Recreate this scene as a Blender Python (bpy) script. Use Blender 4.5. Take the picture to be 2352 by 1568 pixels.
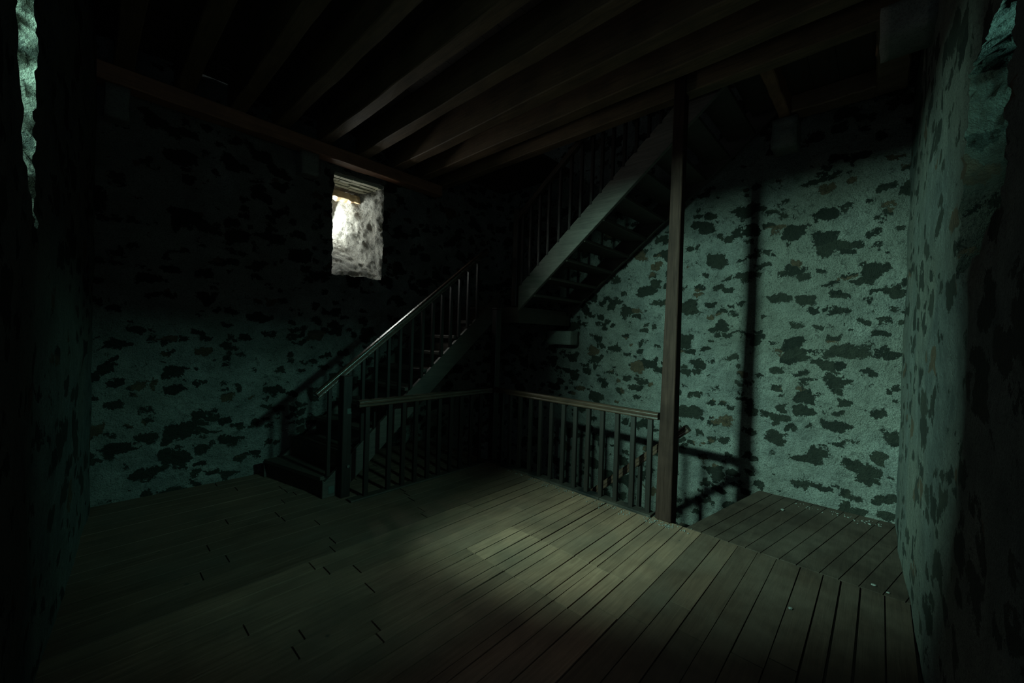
import bpy, bmesh, math, random
from mathutils import Vector, Matrix, noise
R = math.radians
random.seed(7)
S = bpy.context.scene
for o in list(bpy.data.objects): bpy.data.objects.remove(o)
C = S.collection

# ---------------------------------------------------------------- camera
CAMH = 1.6
cam_d = bpy.data.cameras.new('camera'); cam = bpy.data.objects.new('camera', cam_d); C.objects.link(cam)
RX, DN, FW = (0.6805, -0.7320, 0.0328), (0.0126, -0.0331, -0.9994), (0.7326, 0.6805, -0.0133)
cam.matrix_world = Matrix(((RX[0], -DN[0], -FW[0], 0), (RX[1], -DN[1], -FW[1], 0), (RX[2], -DN[2], -FW[2], CAMH), (0, 0, 0, 1)))
cam_d.sensor_width = 36; cam_d.lens = 36 * 911 / 2352; cam_d.clip_start = .02; cam_d.clip_end = 60
S.camera = cam

# ---------------------------------------------------------------- world, daylight in the three window slits, exposure
w = bpy.data.worlds.new('world'); S.world = w; w.use_nodes = True
w.node_tree.nodes['Background'].inputs[0].default_value = (.55, .85, 1.0, 1)
w.node_tree.nodes['Background'].inputs[1].default_value = .55  # dim sky fill, enters by the opening added behind the camera
S.view_settings.view_transform = 'Standard'; S.view_settings.look = 'None'
S.view_settings.exposure = 0; S.view_settings.gamma = 1; S.view_settings.use_curve_mapping = False
S.cycles.use_denoising = True
S.cycles.max_bounces = 6; S.cycles.diffuse_bounces = 4
S.cycles.adaptive_threshold = .03
S.cycles.sample_clamp_indirect = 3

def slit_light(name, loc, target, sx, sy, power, color, spread):
    d = bpy.data.lights.new(name, 'AREA'); d.shape = 'RECTANGLE'; d.size = sx; d.size_y = sy
    d.energy = power; d.color = color; d.spread = R(spread)
    o = bpy.data.objects.new(name, d); C.objects.link(o); o.location = loc
    q = (Vector(target) - Vector(loc)).to_track_quat('-Z', 'Y'); o.rotation_euler = q.to_euler()
    return o
slit_light('daylight_near_left', (-1.0, 2.30, 2.90), (5, -0.3, 0.6), .30, .12, 126, (.48, 1.0, .82), 80)
slit_light('daylight_near_right', (2.22, -1.00, 2.90), (1.0, 5, 0.2), .26, .12, 7.5, (.34, 1.0, .84), 52)
slit_light('daylight_left_wall', (2.28, 5.94, 3.27), (2.70, 4.2, 2.4), .22, .28, 19, (.93, 1.0, .93), 180)
pl = bpy.data.lights.new('daylight_upper_floor', 'POINT'); pl.energy = 9; pl.color = (.75, .95, 1); pl.shadow_soft_size = .1
plo = bpy.data.objects.new('daylight_upper_floor', pl); C.objects.link(plo); plo.location = (1.2, 4.6, 5.0)

# ---------------------------------------------------------------- materials
def mat(name):
    m = bpy.data.materials.new(name); m.use_nodes = True
    nt = m.node_tree; return m, nt, nt.nodes, nt.links, nt.nodes['Principled BSDF']
def node(N, t, **kw):
    n = N.new(t)
    for k, v in kw.items():
        if k.startswith('i_'): n.inputs[int(k[2:])].default_value = v
        else: setattr(n, k, v)
    return n
def mrange(N, L, src, a, b, c, d, smooth=False):
    n = N.new('ShaderNodeMapRange'); n.inputs[1].default_value = a; n.inputs[2].default_value = b
    n.inputs[3].default_value = c; n.inputs[4].default_value = d
    if smooth: n.interpolation_type = 'SMOOTHSTEP'
    L.new(src, n.inputs[0]); return n.outputs[0]
def math_(N, L, op, a, b=None):
    n = N.new('ShaderNodeMath'); n.operation = op
    for i, v in enumerate((a, b)):
        if v is None: continue
        if isinstance(v, (int, float)): n.inputs[i].default_value = v
        else: L.new(v, n.inputs[i])
    return n.outputs[0]
def noise_(N, L, vec, scale, detail=3, rough=.55, dist=0):
    n = N.new('ShaderNodeTexNoise'); n.inputs['Scale'].default_value = scale; n.inputs['Detail'].default_value = detail
    n.inputs['Roughness'].default_value = rough; n.inputs['Distortion'].default_value = dist
    if vec is not None: L.new(vec, n.inputs['Vector'])
    return n
def mixc(N, L, fac, a, b, blend='MIX'):
    n = N.new('ShaderNodeMix'); n.data_type = 'RGBA'; n.blend_type = blend
    if isinstance(fac, (int, float)): n.inputs[0].default_value = fac
    else: L.new(fac, n.inputs[0])
    for i, v in ((6, a), (7, b)):
        if isinstance(v, tuple): n.inputs[i].default_value = v + (1,)
        else: L.new(v, n.inputs[i])
    return n.outputs[2]

KA = 1.65
def rubble_mat(name, lo=(.110, .110, .102), hi=(.195, .192, .174), stones=True, bump=1.0, ths=(.50, .58), bdist=.10):
    m, nt, N, L, P = mat(name)
    tc = N.new('ShaderNodeTexCoord').outputs['Object']
    w1 = noise_(N, L, tc, 7, 2); w2 = noise_(N, L, tc, 38, 3, .65)
    def add(vec, n, s):
        a = N.new('ShaderNodeVectorMath'); a.operation = 'SUBTRACT'; L.new(n.outputs['Color'], a.inputs[0]); a.inputs[1].default_value = (.5, .5, .5)
        b = N.new('ShaderNodeVectorMath'); b.operation = 'SCALE'; L.new(a.outputs[0], b.inputs[0]); b.inputs['Scale'].default_value = s
        c = N.new('ShaderNodeVectorMath'); c.operation = 'ADD'; L.new(vec, c.inputs[0]); L.new(b.outputs[0], c.inputs[1]); return c.outputs[0]
    v = add(add(add(tc, w1, .13), w2, .07), noise_(N, L, tc, 120, 2, .7), .03)
    mp = N.new('ShaderNodeMapping'); mp.inputs['Scale'].default_value = (1, 1, 1.65); L.new(v, mp.inputs[0]); v2 = mp.outputs[0]
    big = noise_(N, L, tc, .9, 2).outputs[0]; mid = noise_(N, L, tc, 4.5, 5, .6).outputs[0]; fine = noise_(N, L, tc, 90, 5, .7).outputs[0]
    lump = noise_(N, L, tc, 13, 6, .62).outputs[0]
    masks = []
    if stones:
        for sc, t0, mx, sd in ((4.6, ths[0], .78, 0), (8.2, ths[1], .66, 3.1)):
            mp2 = N.new('ShaderNodeMapping'); mp2.inputs['Location'].default_value = (sd, sd * 2, sd); L.new(v2, mp2.inputs[0])
            vo = N.new('ShaderNodeTexVoronoi'); vo.inputs['Scale'].default_value = sc; vo.distance = 'MINKOWSKI'; vo.inputs['Exponent'].default_value = 4; L.new(mp2.outputs[0], vo.inputs['Vector'])
            sp = N.new('ShaderNodeSeparateColor'); L.new(vo.outputs['Color'], sp.inputs[0])
            size = mrange(N, L, sp.outputs[0], t0, 1, 0, mx)
            d = math_(N, L, 'SUBTRACT', size, vo.outputs['Distance'])
            masks.append((mrange(N, L, d, 0.0, .035, 0, 1, True), sp.outputs[1]))
        mk = math_(N, L, 'MAXIMUM', masks[0][0], masks[1][0])
    base = mixc(N, L, mrange(N, L, mid, .35, .65, 0, 1), lo, hi)
    base = mixc(N, L, mrange(N, L, big, .4, .62, 0, .45), base, (.11, .10, .075))
    pits = mrange(N, L, fine, .40, .50, .55, 0, True)
    base = mixc(N, L, pits, base, (.035, .034, .03))
    crk = N.new('ShaderNodeTexVoronoi'); crk.feature = 'DISTANCE_TO_EDGE'; crk.inputs['Scale'].default_value = 5; L.new(v2, crk.inputs['Vector'])
    ck = math_(N, L, 'MULTIPLY', mrange(N, L, crk.outputs['Distance'], 0, .022, 1, 0), mrange(N, L, lump, .5, .6, 0, .75))
    base = mixc(N, L, ck, base, (.05, .05, .045))
    h = math_(N, L, 'ADD', math_(N, L, 'MULTIPLY', lump, 1.0), math_(N, L, 'MULTIPLY', fine, .42))
    h = math_(N, L, 'SUBTRACT', h, math_(N, L, 'MULTIPLY', ck, .3))
    if stones:
        sc1 = mixc(N, L, masks[0][1], (.011, .012, .009), (.026, .026, .019))
        sc1 = mixc(N, L, math_(N, L, 'GREATER_THAN', masks[0][1], .93), sc1, (.07, .045, .028))
        sc1 = mixc(N, L, mrange(N, L, noise_(N, L, tc, 30, 4).outputs[0], .35, .7, 0, .5), sc1, (.012, .013, .011))
        base = mixc(N, L, mk, base, sc1)
        h = math_(N, L, 'SUBTRACT', h, math_(N, L, 'MULTIPLY', mk, .32))
    base = mixc(N, L, 1.0, base, (KA, KA, KA), 'MULTIPLY')
    L.new(base, P.inputs['Base Color']); P.inputs['Roughness'].default_value = .93
    P.inputs['Specular IOR Level'].default_value = .2
    b = N.new('ShaderNodeBump'); b.inputs['Strength'].default_value = bump; b.inputs['Distance'].default_value = bdist
    L.new(h, b.inputs['Height']); L.new(b.outputs[0], P.inputs['Normal'])
    return m

def wood_mat(name, lo, hi, axis='X', rough=.55, spec=.4, dust=0, tone=False, bump=.25, dustcol=(.20, .19, .16)):
    m, nt, N, L, P = mat(name)
    tc = N.new('ShaderNodeTexCoord').outputs['Object']
    s = {'X': (1.2, 18, 18), 'Y': (18, 1.2, 18), 'Z': (18, 18, 1.2)}[axis]
    mp = N.new('ShaderNodeMapping'); mp.inputs['Scale'].default_value = s; L.new(tc, mp.inputs[0])
    g = noise_(N, L, mp.outputs[0], 2.2, 6, .65, .6).outputs[0]
    f = noise_(N, L, mp.outputs[0], 9, 4, .7).outputs[0]
    blot = noise_(N, L, tc, 3.5, 4).outputs[0]
    c = mixc(N, L, mrange(N, L, g, .3, .7, 0, 1), lo, hi)
    c = mixc(N, L, mrange(N, L, blot, .45, .7, 0, .5), c, tuple(x * .55 for x in lo))
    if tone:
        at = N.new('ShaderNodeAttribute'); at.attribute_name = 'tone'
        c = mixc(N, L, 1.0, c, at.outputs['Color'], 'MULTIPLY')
    if dust:
        c = mixc(N, L, mrange(N, L, noise_(N, L, tc, 1.7, 6, .65).outputs[0], .42, .66, 0, dust), c, dustcol)
        kn = N.new('ShaderNodeTexVoronoi'); kn.inputs['Scale'].default_value = 3.0; L.new(tc, kn.inputs['Vector'])
        c = mixc(N, L, mrange(N, L, kn.outputs['Distance'], .03, .05, .8, 0), c, (.02, .016, .012))
    c = mixc(N, L, 1.0, c, (KA, KA, KA), 'MULTIPLY')
    L.new(c, P.inputs['Base Color']); P.inputs['Roughness'].default_value = rough; P.inputs['Specular IOR Level'].default_value = spec
    b = N.new('ShaderNodeBump'); b.inputs['Strength'].default_value = bump; b.inputs['Distance'].default_value = .01
    L.new(math_(N, L, 'ADD', g, math_(N, L, 'MULTIPLY', f, .5)), b.inputs['Height']); L.new(b.outputs[0], P.inputs['Normal'])
    return m
def flat_mat(name, col, rough=.6, metal=0):
    m, nt, N, L, P = mat(name)
    tc = N.new('ShaderNodeTexCoord').outputs['Object']
    n = noise_(N, L, tc, 60, 4).outputs[0]
    L.new(mixc(N, L, mrange(N, L, n, .3, .7, 0, 1), tuple(x * .7 for x in col), col), P.inputs['Base Color'])
    P.inputs['Roughness'].default_value = rough; P.inputs['Metallic'].default_value = metal
    return m

M = {
    'rubble': rubble_mat('rubble_wall'),
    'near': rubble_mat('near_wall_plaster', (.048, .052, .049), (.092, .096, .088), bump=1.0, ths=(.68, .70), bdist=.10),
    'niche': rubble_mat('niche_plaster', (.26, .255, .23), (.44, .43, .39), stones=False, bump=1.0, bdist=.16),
    'niche_shaded': rubble_mat('niche_shaded_plaster', (.010, .011, .010), (.035, .036, .033), stones=True, bump=1.0, bdist=.2),  # darker plaster copy, the right niche's shade put into its colour
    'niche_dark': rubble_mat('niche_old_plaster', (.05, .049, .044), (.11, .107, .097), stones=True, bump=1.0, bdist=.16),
    'plaster': rubble_mat('smooth_plaster', (.07, .068, .06), (.10, .098, .088), stones=False, bump=.3),
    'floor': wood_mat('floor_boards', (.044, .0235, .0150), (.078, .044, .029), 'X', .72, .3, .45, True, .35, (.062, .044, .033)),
    'under': wood_mat('floor_joist_wood', (.04, .028, .018), (.08, .055, .035), 'Y'),
    'ceil': wood_mat('ceiling_board_wood', (.016, .010, .006), (.034, .021, .012), 'X', .7),
    'beam': wood_mat('beam_wood', (.04, .024, .012), (.085, .052, .028), 'Y', .7, .3),
    'beam_x': wood_mat('red_beam_wood', (.10, .04, .022), (.17, .075, .04), 'X', .6),
    'beam_red_y': wood_mat('dark_beam_wood', (.06, .03, .018), (.11, .06, .035), 'Y', .6),
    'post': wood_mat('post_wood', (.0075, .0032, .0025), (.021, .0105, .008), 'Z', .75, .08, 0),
    'rail': wood_mat('rail_wood', (.012, .006, .004), (.034, .018, .012), 'Y', .32, .5),
    'rail_x': wood_mat('rail_wood_long', (.016, .010, .007), (.040, .024, .016), 'X', .24, .9),
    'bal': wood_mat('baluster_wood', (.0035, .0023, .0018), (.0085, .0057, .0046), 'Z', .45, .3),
    'string': wood_mat('stringer_wood', (.028, .022, .018), (.062, .050, .041), 'Y', .6, .4),
    'string_x': wood_mat('stringer_dark_wood', (.016, .012, .009), (.034, .026, .020), 'X', .6, .4),
    'tread': wood_mat('tread_wood', (.016, .011, .008), (.032, .023, .017), 'Y', .6, .4),
    'lintel': wood_mat('lintel_wood', (.40, .26, .14), (.62, .45, .27), 'X', .7, .3),
    'slab': flat_mat('soffit_slab_stone', (.42, .40, .30), .9),
    'scratch': flat_mat('scratched_bare_wood', (.16, .13, .09), .8),
    'tag': flat_mat('faded_paper', (.035, .05, .04), .8),
    'iron': flat_mat('old_iron', (.12, .12, .11), .5, .8),
    'crumb': flat_mat('plaster_crumb', (.16, .155, .14), .9),
}

# ---------------------------------------------------------------- mesh helpers
class MB:
    def __init__(s): s.v = []; s.f = []; s.tone = []
    def hexa(s, c8, tone=1.0):
        n = len(s.v); s.v += [tuple(c) for c in c8]
        for q in ((0, 3, 2, 1), (4, 5, 6, 7), (0, 1, 5, 4), (1, 2, 6, 5), (2, 3, 7, 6), (3, 0, 4, 7)):
            s.f.append(tuple(n + i for i in q)); s.tone.append(tone)
    def box(s, x0, x1, y0, y1, z0, z1, tone=1.0):
        s.hexa([(x0, y0, z0), (x1, y0, z0), (x1, y1, z0), (x0, y1, z0), (x0, y0, z1), (x1, y0, z1), (x1, y1, z1), (x0, y1, z1)], tone)
    def prism(s, pts, off):       # closed polygon of 3-D points swept by the vector off
        n = len(s.v); k = len(pts); off = Vector(off)
        s.v += [tuple(p) for p in pts] + [tuple(Vector(p) + off) for p in pts]
        s.f.append(tuple(n + i for i in reversed(range(k)))); s.f.append(tuple(n + k + i for i in range(k)))
        for i in range(k):
            j = (i + 1) % k; s.f.append((n + i, n + j, n + k + j, n + k + i))
        s.tone += [1.0] * (k + 2)
    def build(s, name, m, parent=None, bevel=0, smooth=False, sub=0):
        me = bpy.data.meshes.new(name); me.from_pydata(s.v, [], s.f)
        ca = me.color_attributes.new('tone', 'FLOAT_COLOR', 'CORNER')
        if s.tone and any(t != 1.0 for t in s.tone):
            for p in me.polygons:
                for li in p.loop_indices: ca.data[li].color = (s.tone[p.index],) * 3 + (1,)
        else: me.color_attributes.remove(ca)
        bm = bmesh.new(); bm.from_mesh(me)
        bmesh.ops.recalc_face_normals(bm, faces=bm.faces)
        if bevel:
            bmesh.ops.bevel(bm, geom=[e for e in bm.edges if e.is_manifold and e.calc_face_angle(0) > .5], offset=bevel, segments=1, affect='EDGES')
        bm.to_mesh(me); bm.free()
        if smooth:
            for p in me.polygons: p.use_smooth = True
        me.materials.append(m)
        o = bpy.data.objects.new(name, me); C.objects.link(o)
        if parent: adopt(o, parent)
        return o
def adopt(o, p):
    o.parent = p; o.matrix_parent_inverse = Matrix.Translation(-Vector(p.location))
def thing(name, loc, label, cat, group=None):
    e = bpy.data.objects.new(name, None); C.objects.link(e); e.location = loc; e.empty_display_size = .1
    return tag(e, label, cat, group)
def tag(o, label, cat, group=None, kind=None):
    o['label'] = label; o['category'] = cat
    if group: o['group'] = group
    if kind: o['kind'] = kind
    return o
def struct(o): o['kind'] = 'structure'; return o

# ---------------------------------------------------------------- rough stone walls with splayed window niches
def N3(p, a=.022):
    q = Vector(p)
    n = noise.noise_vector(q * 2.1) * a * .9 + noise.noise_vector(q * 7.3 + Vector((9, 2, 5))) * a * .55
    return n
def NR(p, a=.012):
    q = Vector(p); return noise.noise_vector(q * 19) * a + noise.noise_vector(q * 43) * a * .7
def plan(poly):
    ln = [0]
    for a, b in zip(poly, poly[1:]): ln.append(ln[-1] + math.dist(a, b))
    def P(s):
        for i in range(len(poly) - 1):
            if s <= ln[i + 1] or i == len(poly) - 2:
                t = (s - ln[i]) / (ln[i + 1] - ln[i]); a, b = poly[i], poly[i + 1]
                return Vector((a[0] + (b[0] - a[0]) * t, a[1] + (b[1] - a[1]) * t, 0))
    return P, ln[-1]
def grid_vals(a, b, step, keep):
    ks = sorted([a, b] + list(keep)); out = []
    for p, q in zip(ks, ks[1:]):
        fine = keep and p in keep and q in keep
        n = max(1, round((q - p) / (.022 if fine else step))); out += [p + (q - p) * i / n for i in range(n)]
    return out + [b]
def wall(name, poly, out, z0, z1, m, hole=None, slot=None, T=1.05, wname=None, wmat=None, step=.075, amp=.022, tilt=0):
    """poly: plan line of the inner face; out: unit vector away from the room; hole=(s0,s1,za,zb) inner opening, slot the small outer one"""
    P, Ls = plan(poly); out = Vector(out + (0,))
    ks = [hole[0], hole[1]] if hole else []; kz = [hole[2], hole[3]] if hole else []
    ss = grid_vals(0, Ls, step, ks); zs = grid_vals(z0, z1, step, kz)
    ins = lambda s, z: hole and hole[0] < s < hole[1] and hole[2] < z < hole[3]
    V = []; F = []; idx = {}
    def dz(s, z):          # the sill climbs towards the near jamb
        if not tilt: return 0
        t = (hole[1] - s) / (hole[1] - hole[0]); t = max(0, t)
        l = tilt * min(t, 1) ** 1.9 * (max(0, 1 - (t - 1) * .8) if t > 1 else 1)
        return l * (max(0, (hole[3] - z) / (hole[3] - hole[2])) if z > hole[2] else max(0, 1 - (hole[2] - z) / 1.2))
    def fr(s, z):
        q = P(s) + Vector((0, 0, z + dz(s, z))); e = N3(q, amp)
        if hole and hole[0] - .12 < s < hole[1] + .12 and hole[2] - .12 < z < hole[3] + .12: e += NR(q)
        return q + e
    for i, s in enumerate(ss):
        for j, z in enumerate(zs): idx[i, j] = len(V); V.append(fr(s, z))
    for i in range(len(ss) - 1):
        for j in range(len(zs) - 1):
            if ins((ss[i] + ss[i + 1]) / 2, (zs[j] + zs[j + 1]) / 2): continue
            F.append((idx[i, j], idx[i + 1, j], idx[i + 1, j + 1], idx[i, j + 1]))
    # outer face, with the slot left open, and the rim closing the body
    ob = len(V)
    a, b = P(0) + out * T, P(Ls) + out * T
    def q4(*p):
        n = len(V); V.extend(p); F.append((n, n + 1, n + 2, n + 3))
    if slot:
        c = lambda s, z: P(s) + out * T + Vector((0, 0, z))
        s0, s1, za, zb = slot
        sx = [0, s0, s1, Ls]; zx = [z0, za, zb, z1]
        for i in range(3):
            for j in range(3):
                if i == 1 and j == 1: continue
                q4(c(sx[i], zx[j]), c(sx[i + 1], zx[j]), c(sx[i + 1], zx[j + 1]), c(sx[i], zx[j + 1]))
    else:
        q4(a + Vector((0, 0, z0)), b + Vector((0, 0, z0)), b + Vector((0, 0, z1)), a + Vector((0, 0, z1)))
    for s, e in ((0, a), (Ls, b)):
        q4(fr(s, z0), e + Vector((0, 0, z0)), e + Vector((0, 0, z1)), fr(s, z1))
    for z in (z0, z1): q4(fr(0, z), fr(Ls, z), b + Vector((0, 0, z)), a + Vector((0, 0, z)))
    me = bpy.data.meshes.new(name); me.from_pydata([tuple(v) for v in V], [], F); me.materials.append(m)
    for p in me.polygons: p.use_smooth = True
    o = bpy.data.objects.new(name, me); C.objects.link(o); struct(o)
    if hole:
        # niche liner: rings from the ragged inner opening out to the slot
        iss = [s for s in ss if hole[0] - 1e-6 <= s <= hole[1] + 1e-6]; izs = [z for z in zs if hole[2] - 1e-6 <= z <= hole[3] + 1e-6]
        ring = [(s, hole[2]) for s in iss] + [(hole[1], z) for z in izs[1:]] + [(s, hole[3]) for s in reversed(iss[:-1])] + [(hole[0], z) for z in reversed(izs[1:-1])]
        nr = 40; V = []; F = []; k = len(ring)
        for r in range(nr + 1):
            t = r / nr
            for s, z in ring:
                us = (s - hole[0]) / (hole[1] - hole[0]); uz = (z - hole[2]) / (hole[3] - hole[2])
                te = t
                s2 = s + (slot[0] + us * (slot[1] - slot[0]) - s) * te
                z2 = z + (slot[2] + uz * (slot[3] - slot[2]) - z) * te
                q = P(s2) + out * (T * t) + Vector((0, 0, z2 + dz(s, z) * (1 - t) ** .6))
                V.append(q + N3(q, amp * (1 + 1.2 * math.sin(math.pi * t))) + NR(q))
        for r in range(nr):
            for i in range(k):
                j = (i + 1) % k; F.append((r * k + i, r * k + j, (r + 1) * k + j, (r + 1) * k + i))
        me = bpy.data.meshes.new(wname); me.from_pydata([tuple(v) for v in V], [], F); me.materials.append(wmat)
        for p in me.polygons: p.use_smooth = True
        wo = bpy.data.objects.new(wname, me); C.objects.link(wo); struct(wo)
    return o
ZT = 6.0
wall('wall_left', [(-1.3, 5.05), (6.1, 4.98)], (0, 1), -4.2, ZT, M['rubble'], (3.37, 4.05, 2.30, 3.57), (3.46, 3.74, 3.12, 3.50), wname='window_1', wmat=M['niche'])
wall('wall_right', [(5.08, -1.3), (5.0, 6.1)], (1, 0), -4.2, ZT, M['rubble'])
# near walls, either side of the camera, seen at a grazing angle; cut short for an added gap behind it that lets in sky fill
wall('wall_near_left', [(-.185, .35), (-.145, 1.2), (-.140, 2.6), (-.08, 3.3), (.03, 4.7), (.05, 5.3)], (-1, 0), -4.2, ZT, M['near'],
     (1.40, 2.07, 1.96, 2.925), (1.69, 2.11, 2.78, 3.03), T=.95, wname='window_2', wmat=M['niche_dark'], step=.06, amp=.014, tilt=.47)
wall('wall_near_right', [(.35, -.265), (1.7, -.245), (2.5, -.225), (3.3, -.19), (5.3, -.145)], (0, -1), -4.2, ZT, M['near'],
     (1.39, 2.07, 1.90, 2.71), (1.75, 2.11, 2.76, 3.00), T=.95, wname='window_3', wmat=M['niche_shaded'], step=.06, amp=.014, tilt=.22)

# ---------------------------------------------------------------- floor: boards running away to the right, a skewed field in the far right corner
fl = MB()
HX = 3.60
hole_y = lambda x: 1.165 - .16 * (x - HX)
ycuts = [-.19, -.075, .045, .145, .243, .37, .518, .64, .775, .905, 1.05, 1.203, 1.31, 1.41, 1.471, 1.60, 1.74, 1.83, 1.915, 2.02, 2.13, 2.225, 2.36, 2.47, 2.60, 2.72, 2.84, 2.95, 3.08, 3.2, 3.33, 3.45, 3.58, 3.70, 3.83, 3.96, 4.08, 4.2, 4.33, 4.45, 4.57, 4.7, 4.83, 4.97]
rnd = random.Random(3)
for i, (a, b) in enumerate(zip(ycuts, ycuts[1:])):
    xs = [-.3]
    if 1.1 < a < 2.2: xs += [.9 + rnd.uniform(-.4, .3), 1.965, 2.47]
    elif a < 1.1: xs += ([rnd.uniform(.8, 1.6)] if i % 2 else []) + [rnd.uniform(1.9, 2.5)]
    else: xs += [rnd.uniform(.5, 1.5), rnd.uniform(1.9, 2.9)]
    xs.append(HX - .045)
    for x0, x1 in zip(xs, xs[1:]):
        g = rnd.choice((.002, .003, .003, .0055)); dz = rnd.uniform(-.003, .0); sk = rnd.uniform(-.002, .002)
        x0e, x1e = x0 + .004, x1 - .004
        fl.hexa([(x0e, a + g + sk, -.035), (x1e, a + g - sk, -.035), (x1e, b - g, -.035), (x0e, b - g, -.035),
                 (x0e, a + g + sk, dz), (x1e, a + g - sk, dz), (x1e, b - g, dz), (x0e, b - g, dz)], rnd.uniform(.84, 1.14) * (.40 if b < .8 else .72 if b < 1.1 else .95 if a > 2.75 else 2.2 if x0 > 1.9 and x1 < 2.6 else 1.6))  # random board tone; region factors put the light patch and dim areas into colour
c = -.30; x0, x1 = HX - .04, 5.06
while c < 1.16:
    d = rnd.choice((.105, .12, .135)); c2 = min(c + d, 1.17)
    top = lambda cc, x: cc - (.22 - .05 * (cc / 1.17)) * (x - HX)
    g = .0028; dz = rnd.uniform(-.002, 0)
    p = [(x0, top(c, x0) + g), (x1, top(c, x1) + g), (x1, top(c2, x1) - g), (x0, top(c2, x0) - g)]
    fl.hexa([(x, y, -.035) for x, y in p] + [(x, y, dz) for x, y in p], rnd.uniform(.24, .32))  # kept dark: the corner's weaker light is put into the board colour
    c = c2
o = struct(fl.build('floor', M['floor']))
# joists and boarding under the floor, framing the stair opening
u = MB()
u.box(-.4, HX, -.4, 5.1, -.07, -.045); u.box(HX, 5.2, -.4, .90, -.07, -.045)
for y in [.2 + .6 * i for i in range(8)]: u.box(-.4, HX, y, y + .12, -.27, -.07)
u.box(HX - .10, HX - .005, 1.16, 5.1, -.27, -.045)
u.hexa([(HX, 1.03, -.27), (5.1, .79, -.27), (5.1, .91, -.27), (HX, 1.15, -.27), (HX, 1.03, -.037), (5.1, .79, -.037), (5.1, .91, -.037), (HX, 1.15, -.037)])
o = struct(u.build('floor', M['under']))
g = MB(); g.box(-1, 6.1, -1.2, 6, -4.3, -4.2); struct(g.build('floor', M['under']))
t = MB()
segs = [(1.47, 2.0), (2.0, 2.62), (2.62, 3.62)]
for a, b in segs: t.box(HX - .105, HX + .01, a + .003, b, -.005, .022)
struct(t.build('trim_1', M['floor'], bevel=.003))

# ---------------------------------------------------------------- ceiling boards, opening for the upper flight, roof of the storey above
cb = MB(); y = -.3
cy = -.3; k = 0
while cy < 4.93:
    wd = .19 + .03 * ((k * 7) % 3); b = min(cy + wd, 4.935)
    xe = 5.2 if cy < .72 else 3.72
    cb.box(-.3, xe, cy + .002, b - .002, 4.10, 4.135, rnd.uniform(.6, 1.2)); cy = cy + wd; k += 1
cb.box(3.72, 5.2, 3.5, 4.935, 4.10, 4.135, .8)
cb.box(-.3, 5.2, 4.935, 5.018, 4.10, 4.13, .7)
for s0, s1 in ((-.3, .68), (.98, 1.26), (1.33, 5.2)): cb.box(s0, s1, 5.018, 5.14, 4.10, 4.13, .7)
struct(cb.build('ceiling', M['ceil']))
cb = MB(); cb.box(-1.3, 6.2, -1.3, 6.2, ZT - .02, ZT + .1); struct(cb.build('ceiling', M['ceil']))

# ---------------------------------------------------------------- ceiling beams
def rough_box(x0, x1, y0, y1, z0, z1, axis, seed, a=.006):
    """a hewn timber: a box cut along its length with each ring slightly wandering"""
    mb = MB(); r = random.Random(seed); n = 14
    rings = []
    for i in range(n + 1):
        t = i / n; j = lambda: r.uniform(-a, a)
        if axis == 'Y': p = y0 + (y1 - y0) * t; q = [(x0 + j(), p, z0 + j()), (x1 + j(), p, z0 + j()), (x1 + j(), p, z1), (x0 + j(), p, z1)]
        elif axis == 'X': p = x0 + (x1 - x0) * t; q = [(p, y0 + j(), z0 + j()), (p, y1 + j(), z0 + j()), (p, y1 + j(), z1), (p, y0 + j(), z1)]
        rings.append(q)
    for q in rings: mb.v += q
    for i in range(n):
        for k in range(4): mb.f.append((i * 4 + k, i * 4 + (k + 1) % 4, (i + 1) * 4 + (k + 1) % 4, (i + 1) * 4 + k))
    mb.f.append((3, 2, 1, 0)); mb.f.append(tuple(n * 4 + k for k in range(4))); mb.tone = [1.0] * len(mb.f)
    return mb
beams = [(.20, .13, 'dark timber ceiling beam nearest the left corner, lost in shadow'),
         (.60, .13, 'dark timber ceiling beam, second from the left near wall'),
         (1.02, .13, 'faint reddish ceiling beam, third from the left near wall'),
         (1.42, .13, 'faint ceiling beam meeting the wall left of the bright window'),
         (1.88, .13, 'ceiling beam ending just left of the bright window'),
         (2.35, .13, 'ceiling beam with a glowing lit end directly above the bright window'),
         (2.82, .14, 'broad ceiling beam ending just right of the bright window'),
         (3.24, .14, 'ceiling beam in front of the top of the tall post'),
         (3.62, .12, 'ceiling beam edging the stair opening behind the tall post')]
for i, (x, wd, lab) in enumerate(beams):
    o = rough_box(x - wd / 2, x + wd / 2, -.12, 4.93, 3.78, 4.10, 'Y', 40 + i).build('ceiling_beam', M['beam'], bevel=.008)
    tag(o, lab, 'beam', 'ceiling beams spanning the room')
tag(rough_box(.02, 3.56, 4.80, 4.965, 3.63, 3.78, 'X', 5).build('wall_plate', M['beam_x'], bevel=.01), 'long reddish wall timber under the beam ends above the bright window', 'beam')
tag(rough_box(4.78, 4.97, -.10, .74, 3.93, 4.10, 'Y', 6).build('wall_plate', M['beam_red_y'], bevel=.01), 'dark red timber along the top of the lit stone wall at right', 'beam')
tag(rough_box(3.80, 4.78, -.10, .10, 3.86, 4.10, 'X', 8).build('edge_beam', M['beam_red_y'], bevel=.01), 'short dark beam over the far right corner beside the stone bracket', 'beam')
tag(rough_box(3.69, 4.96, .74, .84, 3.92, 4.10, 'X', 9).build('trimmer_beam', M['beam_x'], bevel=.008), 'reddish trimmer beam at the head of the upper stair flight', 'beam')

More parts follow.
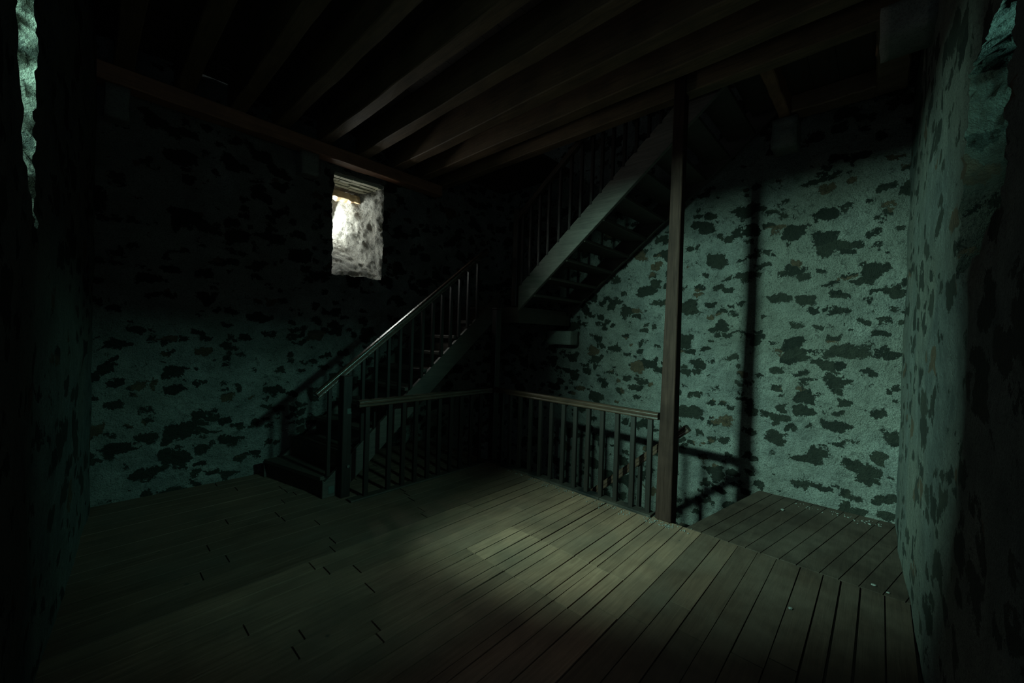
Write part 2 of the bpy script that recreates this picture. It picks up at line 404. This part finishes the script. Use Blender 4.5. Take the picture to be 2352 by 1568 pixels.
def block(name, x0, x1, y0, y1, z0, z1, m, label, cat='bracket', seed=1, group=None):
    bm = bmesh.new(); bmesh.ops.create_cube(bm, size=1)
    bmesh.ops.subdivide_edges(bm, edges=bm.edges[:], cuts=4, use_grid_fill=True)
    for v in bm.verts:
        v.co = Vector(((x0 + x1) / 2 + v.co.x * (x1 - x0), (y0 + y1) / 2 + v.co.y * (y1 - y0), (z0 + z1) / 2 + v.co.z * (z1 - z0)))
        v.co += noise.noise_vector(v.co * 6 + Vector((seed, 0, 0))) * .012
    me = bpy.data.meshes.new(name); bm.to_mesh(me); bm.free(); me.materials.append(m)
    for p in me.polygons: p.use_smooth = True
    o = bpy.data.objects.new(name, me); C.objects.link(o)
    return tag(o, label, cat, group)
block('stone_corbel', .09, .24, 4.84, 5.08, 3.36, 3.63, M['plaster'], 'plastered stone corbel under the wall timber in the left corner', seed=1, group='corbels')
block('stone_corbel', 1.64, 1.82, 4.84, 5.08, 3.38, 3.625, M['plaster'], 'plastered stone corbel left of the bright window', seed=2, group='corbels')
block('stone_corbel', 4.80, 5.10, .68, .90, 3.62, 3.915, M['plaster'], 'pale plastered stone corbel high on the lit wall beside the stair head', seed=3, group='corbels')
block('stone_corbel', 3.44, 3.78, -.19, .07, 3.60, 3.775, M['plaster'], 'stepped stone corbel at the top of the right near wall', seed=4, group='corbels')
block('bearing_stone', 4.78, 5.01, 3.30, 3.72, 1.50, 1.70, M['plaster'], 'pale bearing stone jutting from the wall below the upper flight', 'stone', seed=6)

# ---------------------------------------------------------------- tall post
def tapered(name, x0, x1, y0, y1, z0, z1, k, m, parent=None, bevel=.006, cx=None, cy=None):
    cx = (x0 + x1) / 2 if cx is None else cx; cy = (y0 + y1) / 2 if cy is None else cy
    mb = MB(); n = 10; rings = []
    for i in range(n + 1):
        t = i / n; f = 1 + (k - 1) * min(1, t * 1.6); z = z0 + (z1 - z0) * t
        f2 = lambda v, c: c + (v - c) * f
        mb.v += [(f2(x0, cx), f2(y0, cy), z), (f2(x1, cx), f2(y0, cy), z), (f2(x1, cx), f2(y1, cy), z), (f2(x0, cx), f2(y1, cy), z)]
    for i in range(n):
        for q in range(4): mb.f.append((i * 4 + q, i * 4 + (q + 1) % 4, (i + 1) * 4 + (q + 1) % 4, (i + 1) * 4 + q))
    mb.f.append((3, 2, 1, 0)); mb.f.append(tuple(n * 4 + q for q in range(4))); mb.tone = [1.0] * len(mb.f)
    return mb.build(name, m, parent, bevel=bevel)
post = thing('timber_post', (3.56, 1.37, 0), 'tall square timber post standing at the end of the right railing', 'post')
shaft = tapered('shaft', 3.522, 3.66, 1.300, 1.442, 0, 4.10, .70, M['post'], post, cx=3.56, cy=1.36)
# scratched marks on the face towards the left wall side of the room (x = const face)
def strokes(name, x, segs, m, parent, wd=.0035):
    mb = MB()
    for (y0, z0, y1, z1) in segs:
        d = Vector((0, y1 - y0, z1 - z0)); n = Vector((0, -d.z, d.y)).normalized() * wd / 2
        a, b = Vector((x, y0, z0)), Vector((x, y1, z1)); t = Vector((.0015, 0, 0))
        mb.hexa([a - n - t, b - n - t, b + n - t, a + n - t, a - n + t, b - n + t, b + n + t, a + n + t])
    return mb.build(name, m, parent)
xs_ = 3.5395
def glyph(cy, cz, s, pts):     # glyph drawn with y running to the viewer's left
    return [(cy - a * s, cz + b * s, cy - c_ * s, cz + d * s) for a, b, c_, d in pts]
for cy_, cz_, sz, pts in (
    (1.352, 1.720, .040, [(-.5, .5, -.5, -1.8), (-.5, -.2, .4, -.2), (.4, -.2, .4, .5)]),
    (1.388, 1.570, .036, [(-.5, -.8, -.5, .6), (-.5, .6, .4, .6), (-.5, -.05, .4, -.05), (-.5, -.8, .4, -.8)]),
    (1.345, 1.570, .036, [(.5, .6, -.3, .6), (-.3, .6, -.3, 0), (-.3, 0, .5, -.1), (.5, -.1, .5, -.8), (.5, -.8, -.2, -.8)]),
    (1.352, 1.515, .030, [(.1, .6, -.2, 0), (-.2, 0, -.7, -.2), (-.7, -.2, -.1, -.5), (-.1, -.5, -.6, -1.2)])):
    strokes('scratched_mark', xs_, glyph(cy_, cz_, sz, pts), M['scratch'], shaft, .006)['label'] = 'pale letter scratched into the post'
# ---------------------------------------------------------------- railings
PROF = [(-.030, 0), (.030, 0), (.034, .012), (.028, .022), (.034, .034), (.036, .052), (.022, .066), (-.022, .066), (-.036, .052), (-.034, .034), (-.028, .022), (-.034, .012)]
def handrail(p0, p1, m, parent, side, name='handrail', plumb=False):
    """moulded rail between two points (bottom centre line)"""
    p0, p1 = Vector(p0), Vector(p1); d = (p1 - p0).normalized(); side = Vector(side)
    up = side.cross(d).normalized()
    if up.z < 0: up = -up
    mb = MB(); mb.prism([p0 + side * a + up * b for a, b in PROF], p1 - p0)
    return mb.build(name, m, parent, bevel=.002)
def bal_mesh(h, wx, wy, name='baluster'):
    mb = MB(); mb.box(-wx / 2, wx / 2, -wy / 2, wy / 2, 0, h)
    o = mb.build(name, M['bal'], bevel=.003); return o
def place_bal(proto, parent, loc, first):
    b = proto if first else proto.copy()
    if not first: C.objects.link(b)
    adopt(b, parent); b.location = loc
    b.rotation_euler = (random.uniform(-.004, .004), random.uniform(-.004, .004), random.uniform(-.06, .06))
    return b

rr = thing('right_railing', (3.55, 1.44, 0), 'brown timber railing running from the tall post back along the stairwell', 'railing')
rr.name = 'stairwell_railing'
handrail((3.55, 1.448, .885), (3.55, 3.55, .885), M['rail'], rr, (1, 0, 0))
bp = bal_mesh(.885, .034, .046)
for i, yy in enumerate([1.525, 1.69, 1.855, 2.02, 2.185, 2.342, 2.497, 2.658, 2.812, 2.965, 3.13, 3.29, 3.43]):
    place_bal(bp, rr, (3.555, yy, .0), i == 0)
mb = MB(); mb.box(3.530, 3.580, 1.47, 3.54, .0, .012); mb.build('base_rail', M['tread'], rr, bevel=.003)

lr = thing('stairwell_railing', (1.75, 3.60, 0), 'dark timber railing in front of the lower stair flight', 'railing')
handrail((1.765, 3.60, .88), (3.525, 3.60, .88), M['rail_x'], lr, (0, 1, 0))
bp = bal_mesh(.88, .046, .034)
for i, xx in enumerate([1.86, 2.10, 2.26, 2.41, 2.57, 2.72, 2.88, 3.03, 3.19, 3.34]):
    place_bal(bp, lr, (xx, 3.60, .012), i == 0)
mb = MB(); mb.box(1.70, 3.525, 3.555, 3.645, 0, .018); mb.build('base_rail', M['tread'], lr, bevel=.003)
cn = thing('corner_post', (3.575, 3.60, 0), 'dark square corner post where the two stairwell railings meet', 'post')
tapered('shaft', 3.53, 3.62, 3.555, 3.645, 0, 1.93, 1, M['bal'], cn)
mb = MB(); mb.prism([(3.525, 3.55, 1.93), (3.625, 3.55, 1.93), (3.625, 3.65, 1.93), (3.525, 3.65, 1.93)], (0, 0, .025)); mb.build('cap', M['bal'], cn, bevel=.006)

# ---------------------------------------------------------------- staircases
def staircase(name, F, label, nst, rise, run, b0, b1, z0, smat, tmat, rmat, top_off=.10, thick=.27, skew=0, zb_far=0, riser=True, start_a=0,
              bal_as=(), rail=None, bal_h=.85, newels=(), bside='near', railmat=None, balw=(.034, .034), loc=(0, 0, 0), stringer_z0=None):
    """F(a,b,z) -> world; a runs up the flight, b across it (b0 = the open, near side)"""
    st = thing(name, loc, label, 'staircase')
    A = nst * run; sl = rise / run
    for b, dirn, sk in ((b0, 1, 0), (b1, -1, skew)):
        th = .045 * dirn
        zt = lambda a: z0 + top_off + sl * a
        pts = []
        a0 = -sk - .02
        lo = z0 if stringer_z0 is None else stringer_z0
        if stringer_z0 is None:       # foot cut: stands on the floor
            pts = [(a0, z0), (a0, zt(0) + .02), (a0 + .02, zt(a0 + .02) + .1 * (sk > 0)), (A, zt(A)), (A, zt(A) - thick), (a0 + max(0.05, (thick - top_off - sl * a0) / sl + 0), z0)]
        else:
            pts = [(0, lo), (0, zt(0)), (A, zt(A)), (A, zt(A) - thick), ]
        mb = MB(); mb.prism([F(a, b, z) for a, z in pts], Vector(F(0, b + th, 0)) - Vector(F(0, b, 0)))
        o = mb.build('stringer', smat if b == b0 else rmat, st, bevel=.004)
    for i in range(nst):
        sk = skew * max(0, 1 - i / (nst * .8)); a = i * run; zz = z0 + (i + 1) * rise
        ba, bb = b0 + .045, b1 - .045
        def sk8(a_0, a_1, za, zb):
            pts = [(a_0, ba), (a_1, ba), (a_1 - (sk * .8), bb), (a_0 - sk, bb)]
            return [F(p, q, za) for p, q in pts] + [F(p, q, zb) for p, q in pts]
        if i < nst - 1 or True:
            mb = MB(); mb.hexa(sk8(a - .025, a + run + (.0 if riser else .01), zz - .04, zz)); mb.build('tread', tmat, st, bevel=.004)
        if riser:
            mb = MB(); mb.hexa(sk8(a + .005, a + .025, zz - rise + .0 + (.001 if i == 0 else 0), zz - .041)); mb.build('riser', tmat, st)
    return st, sl
# lower flight, up along the left wall
F1 = lambda a, b, z: (1.565 + a, b, z)
st1, sl1 = staircase('staircase', F1, 'dark closed wooden stair flight climbing right along the window wall', 10, .198, .2235, 3.82, 4.84, 0, M['string_x'], M['tread'], M['string_x'],
                     top_off=.155, thick=.29, skew=.22, loc=(1.6, 4.3, 0))
zs1 = lambda x: .155 + sl1 * (x - 1.565)
rz1 = lambda x: 1.000 + .817 * (x - 1.511)
handrail((1.50, 3.845, rz1(1.50) - .03), (3.62, 3.845, rz1(3.62) - .03), M['rail_x'], st1, (0, 1, 0))
bp = bal_mesh(.885, .034, .034)
for i, xx in enumerate([1.60, 1.79, 1.93, 2.07, 2.21, 2.345, 2.49, 2.63, 2.77, 2.90, 3.03, 3.16, 3.30, 3.45]):
    zb = max(0.0 if xx < 1.6 else .0, zs1(xx) - .02) if xx > 1.62 else .20
    b = place_bal(bp, st1, (xx, 3.845, zb), i == 0); b.rotation_euler = (0, 0, 0)
    b.scale = (1, 1, max(.1, (rz1(xx) - .02 - zb) / .885))
np_ = tapered('newel_post', 1.675, 1.765, 3.715, 3.815, 0, 1.17, 1, M['bal'], st1)
k = MB(); k.prism([(1.735 + .014 * math.cos(t * math.pi / 6), 3.713, .30 + .014 * math.sin(t * math.pi / 6)) for t in range(12)], (0, -.012, 0)); k.build('bolt_head', M['iron'], np_)
k = MB(); k.box(1.716, 1.758, 3.7115, 3.714, .805, .855); o = k.build('paper_tag', M['tag'], np_); o['label'] = 'small faded pale green tag'
k = MB(); k.box(1.60, 1.655, 3.8165, 3.8195, .035, .105); o = k.build('worn_patch', M['tag'], st1); o['label'] = 'pale worn patch near the stair foot'

# corner landing
ld = thing('stair_landing', (4.3, 4.2, 1.95), 'dark timber corner landing joining the two stair flights', 'landing')
mb = MB()
for i in range(8): mb.box(3.83, 4.97, 3.45 + i * .186, 3.45 + (i + 1) * .186 - .004, 1.95, 1.985)
mb.build('deck', M['tread'], ld)
for (x0, x1, y0, y1) in ((3.83, 3.90, 3.45, 4.93), (3.90, 4.97, 3.45, 3.53), (3.90, 4.97, 4.85, 4.93)):
    mb = MB(); mb.box(x0, x1, y0, y1, 1.78, 1.95); mb.build('joist', M['tread'], ld)

# upper flight, from the landing up towards the right, open treads
F2 = lambda a, b, z: (b, 3.44 - a, z)
st2, sl2 = staircase('staircase', F2, 'open-tread wooden stair flight rising to the ceiling opening, underside visible', 11, .196, .236, 3.79, 4.955, 1.95, M['string'], M['tread'], M['tread'],
                     top_off=.29, thick=.345, riser=False, loc=(4.4, 3.4, 1.98), stringer_z0=1.93)
rz2 = lambda y: 3.12 + .765 * (3.45 - y)
handrail((3.80, 3.46, rz2(3.46)), (3.80, 1.25, rz2(1.25)), M['rail'], st2, (1, 0, 0))
bp = bal_mesh(1.0, .034, .034)
zs2 = lambda y: 1.95 + .29 + sl2 * (3.44 - y)
for i, yy in enumerate([3.40, 3.27, 3.13, 2.99, 2.83, 2.68, 2.54, 2.40, 2.28, 2.15, 2.02, 1.89, 1.76, 1.64, 1.50, 1.37]):
    b = place_bal(bp, st2, (3.805, yy, zs2(yy) - .02), i == 0); b.rotation_euler = (0, 0, 0)
    b.scale = (1, 1, rz2(yy) - zs2(yy) + .03)
tapered('newel_post', 3.765, 3.85, 3.455, 3.54, 1.99, 3.25, 1, M['bal'], st2)

# flight down to the floor below
F3 = lambda a, b, z: (b, 3.62 - a, z)
st3, sl3 = staircase('staircase', F3, 'stair flight dropping through the floor opening behind the right railing', 9, .21, .25, 3.78, 4.82, -2.4, M['tread'], M['tread'], M['tread'],
                     top_off=.02, thick=.28, riser=False, loc=(4.4, 3.6, -2.4), stringer_z0=-2.6)
rz3 = lambda y: .795 - .905 * (y - 1.235)
handrail((3.745, 1.235, rz3(1.235)), (3.745, 3.5, rz3(3.5)), M['rail'], st3, (1, 0, 0))
bp = bal_mesh(.85, .036, .036)
for i, yy in enumerate([1.36, 1.70, 2.10, 2.5, 2.9, 3.3]):
    zt3 = -2.4 + .02 + sl3 * (3.62 - yy)
    b = place_bal(bp, st3, (3.80 if i else 3.755, yy, zt3 - .15), i == 0); b.rotation_euler = (0, 0, 0)
    b.location.x = 3.755; b.scale = (1, 1, (rz3(yy) - zt3 + .17) / .85)
mb = MB()
for i in range(7): mb.box(3.70, 4.97, 3.72 + i * .18, 3.72 + (i + 1) * .18 - .004, -2.44, -2.4)
o = tag(mb.build('stair_landing', M['tread']), 'dark corner landing deep in the stairwell below the railings', 'landing')

# ---------------------------------------------------------------- lintel pieces in the bright window
mb = MB(); r = random.Random(4)
for i in range(4):
    x = 2.03
    while x < 2.78:
        wd = r.uniform(.12, .22); mb.box(x, min(x + wd - .004, 2.80), 5.05 + i * .085, 5.05 + i * .085 + .080, 3.535 - i * .008 + r.uniform(0, .012), 3.60); x += wd
tag(mb.build('lintel_slabs', M['slab'], bevel=.003), 'pale cracked stone slabs capping the bright window opening', 'lintel')
lb = rough_box(2.02, 2.70, 5.46, 5.64, 3.41, 3.50, 'X', 77, .014).build('lintel_board', M['lintel'], bevel=.006)
tag(lb, 'splintered light brown lintel board inside the bright window', 'lintel')

# ---------------------------------------------------------------- loose plaster crumbs on the floor
bm0 = bmesh.new(); bmesh.ops.create_icosphere(bm0, subdivisions=1, radius=1)
for v in bm0.verts: v.co *= 1 + .35 * noise.noise(v.co * 2)
cme = bpy.data.meshes.new('plaster_crumb'); bm0.to_mesh(cme); bm0.free(); cme.materials.append(M['crumb'])
spots = [(4.62, .643, .016, 'pale plaster crumb lying alone on the boards before the lit wall'),
         (2.937, .349, .011, 'single flat pale fleck in the middle of the dark boards'),
         (3.64, -.02, .012, 'bluish fleck on the dusty boards beside the right near wall'),
         (3.60, -.09, .008, 'smaller of two flecks beside the right near wall'),
         (4.93, .249, .009, 'plaster crumb against the foot of the lit wall, left of the cluster'),
         (4.90, .17, .008, 'tiny plaster crumb in front of the foot of the lit wall'),
         (4.86, .02, .014, 'largest crumb of the cluster in the far right corner'),
         (4.90, .07, .009, 'small crumb in the cluster in the far right corner'),
         (4.80, .10, .007, 'small crumb nearest the camera in the far right corner cluster')]
for x, y_, s, lab in spots:
    o = bpy.data.objects.new('plaster_crumb', cme); C.objects.link(o); o.location = (x, y_, s * .45)
    o.scale = (s, s * 1.3, s * .55); o.rotation_euler = (0, 0, random.uniform(0, 3)); tag(o, lab, 'crumb', 'plaster crumbs on the floor')
# dust and grit along the railing foot: uncountable
mb = MB(); r = random.Random(11)
for i in range(260):
    if i < 150: yy = r.uniform(1.25, 3.4); xx = 3.47 - abs(r.gauss(0, .05)); 
    elif i < 210: yy = 1.33 + r.gauss(0, .06); xx = 3.47 + r.gauss(0, .03)
    else: yy = r.uniform(-.1, .6); xx = 4.97 - abs(r.gauss(0, .06))
    s = r.uniform(.0015, .005)
    mb.box(xx - s, xx + s, yy - s, yy + s, 0, s)
tag(mb.build('floor_grit', M['crumb']), 'fine pale grit scattered along the foot of the railing and wall', 'grit', kind='stuff')
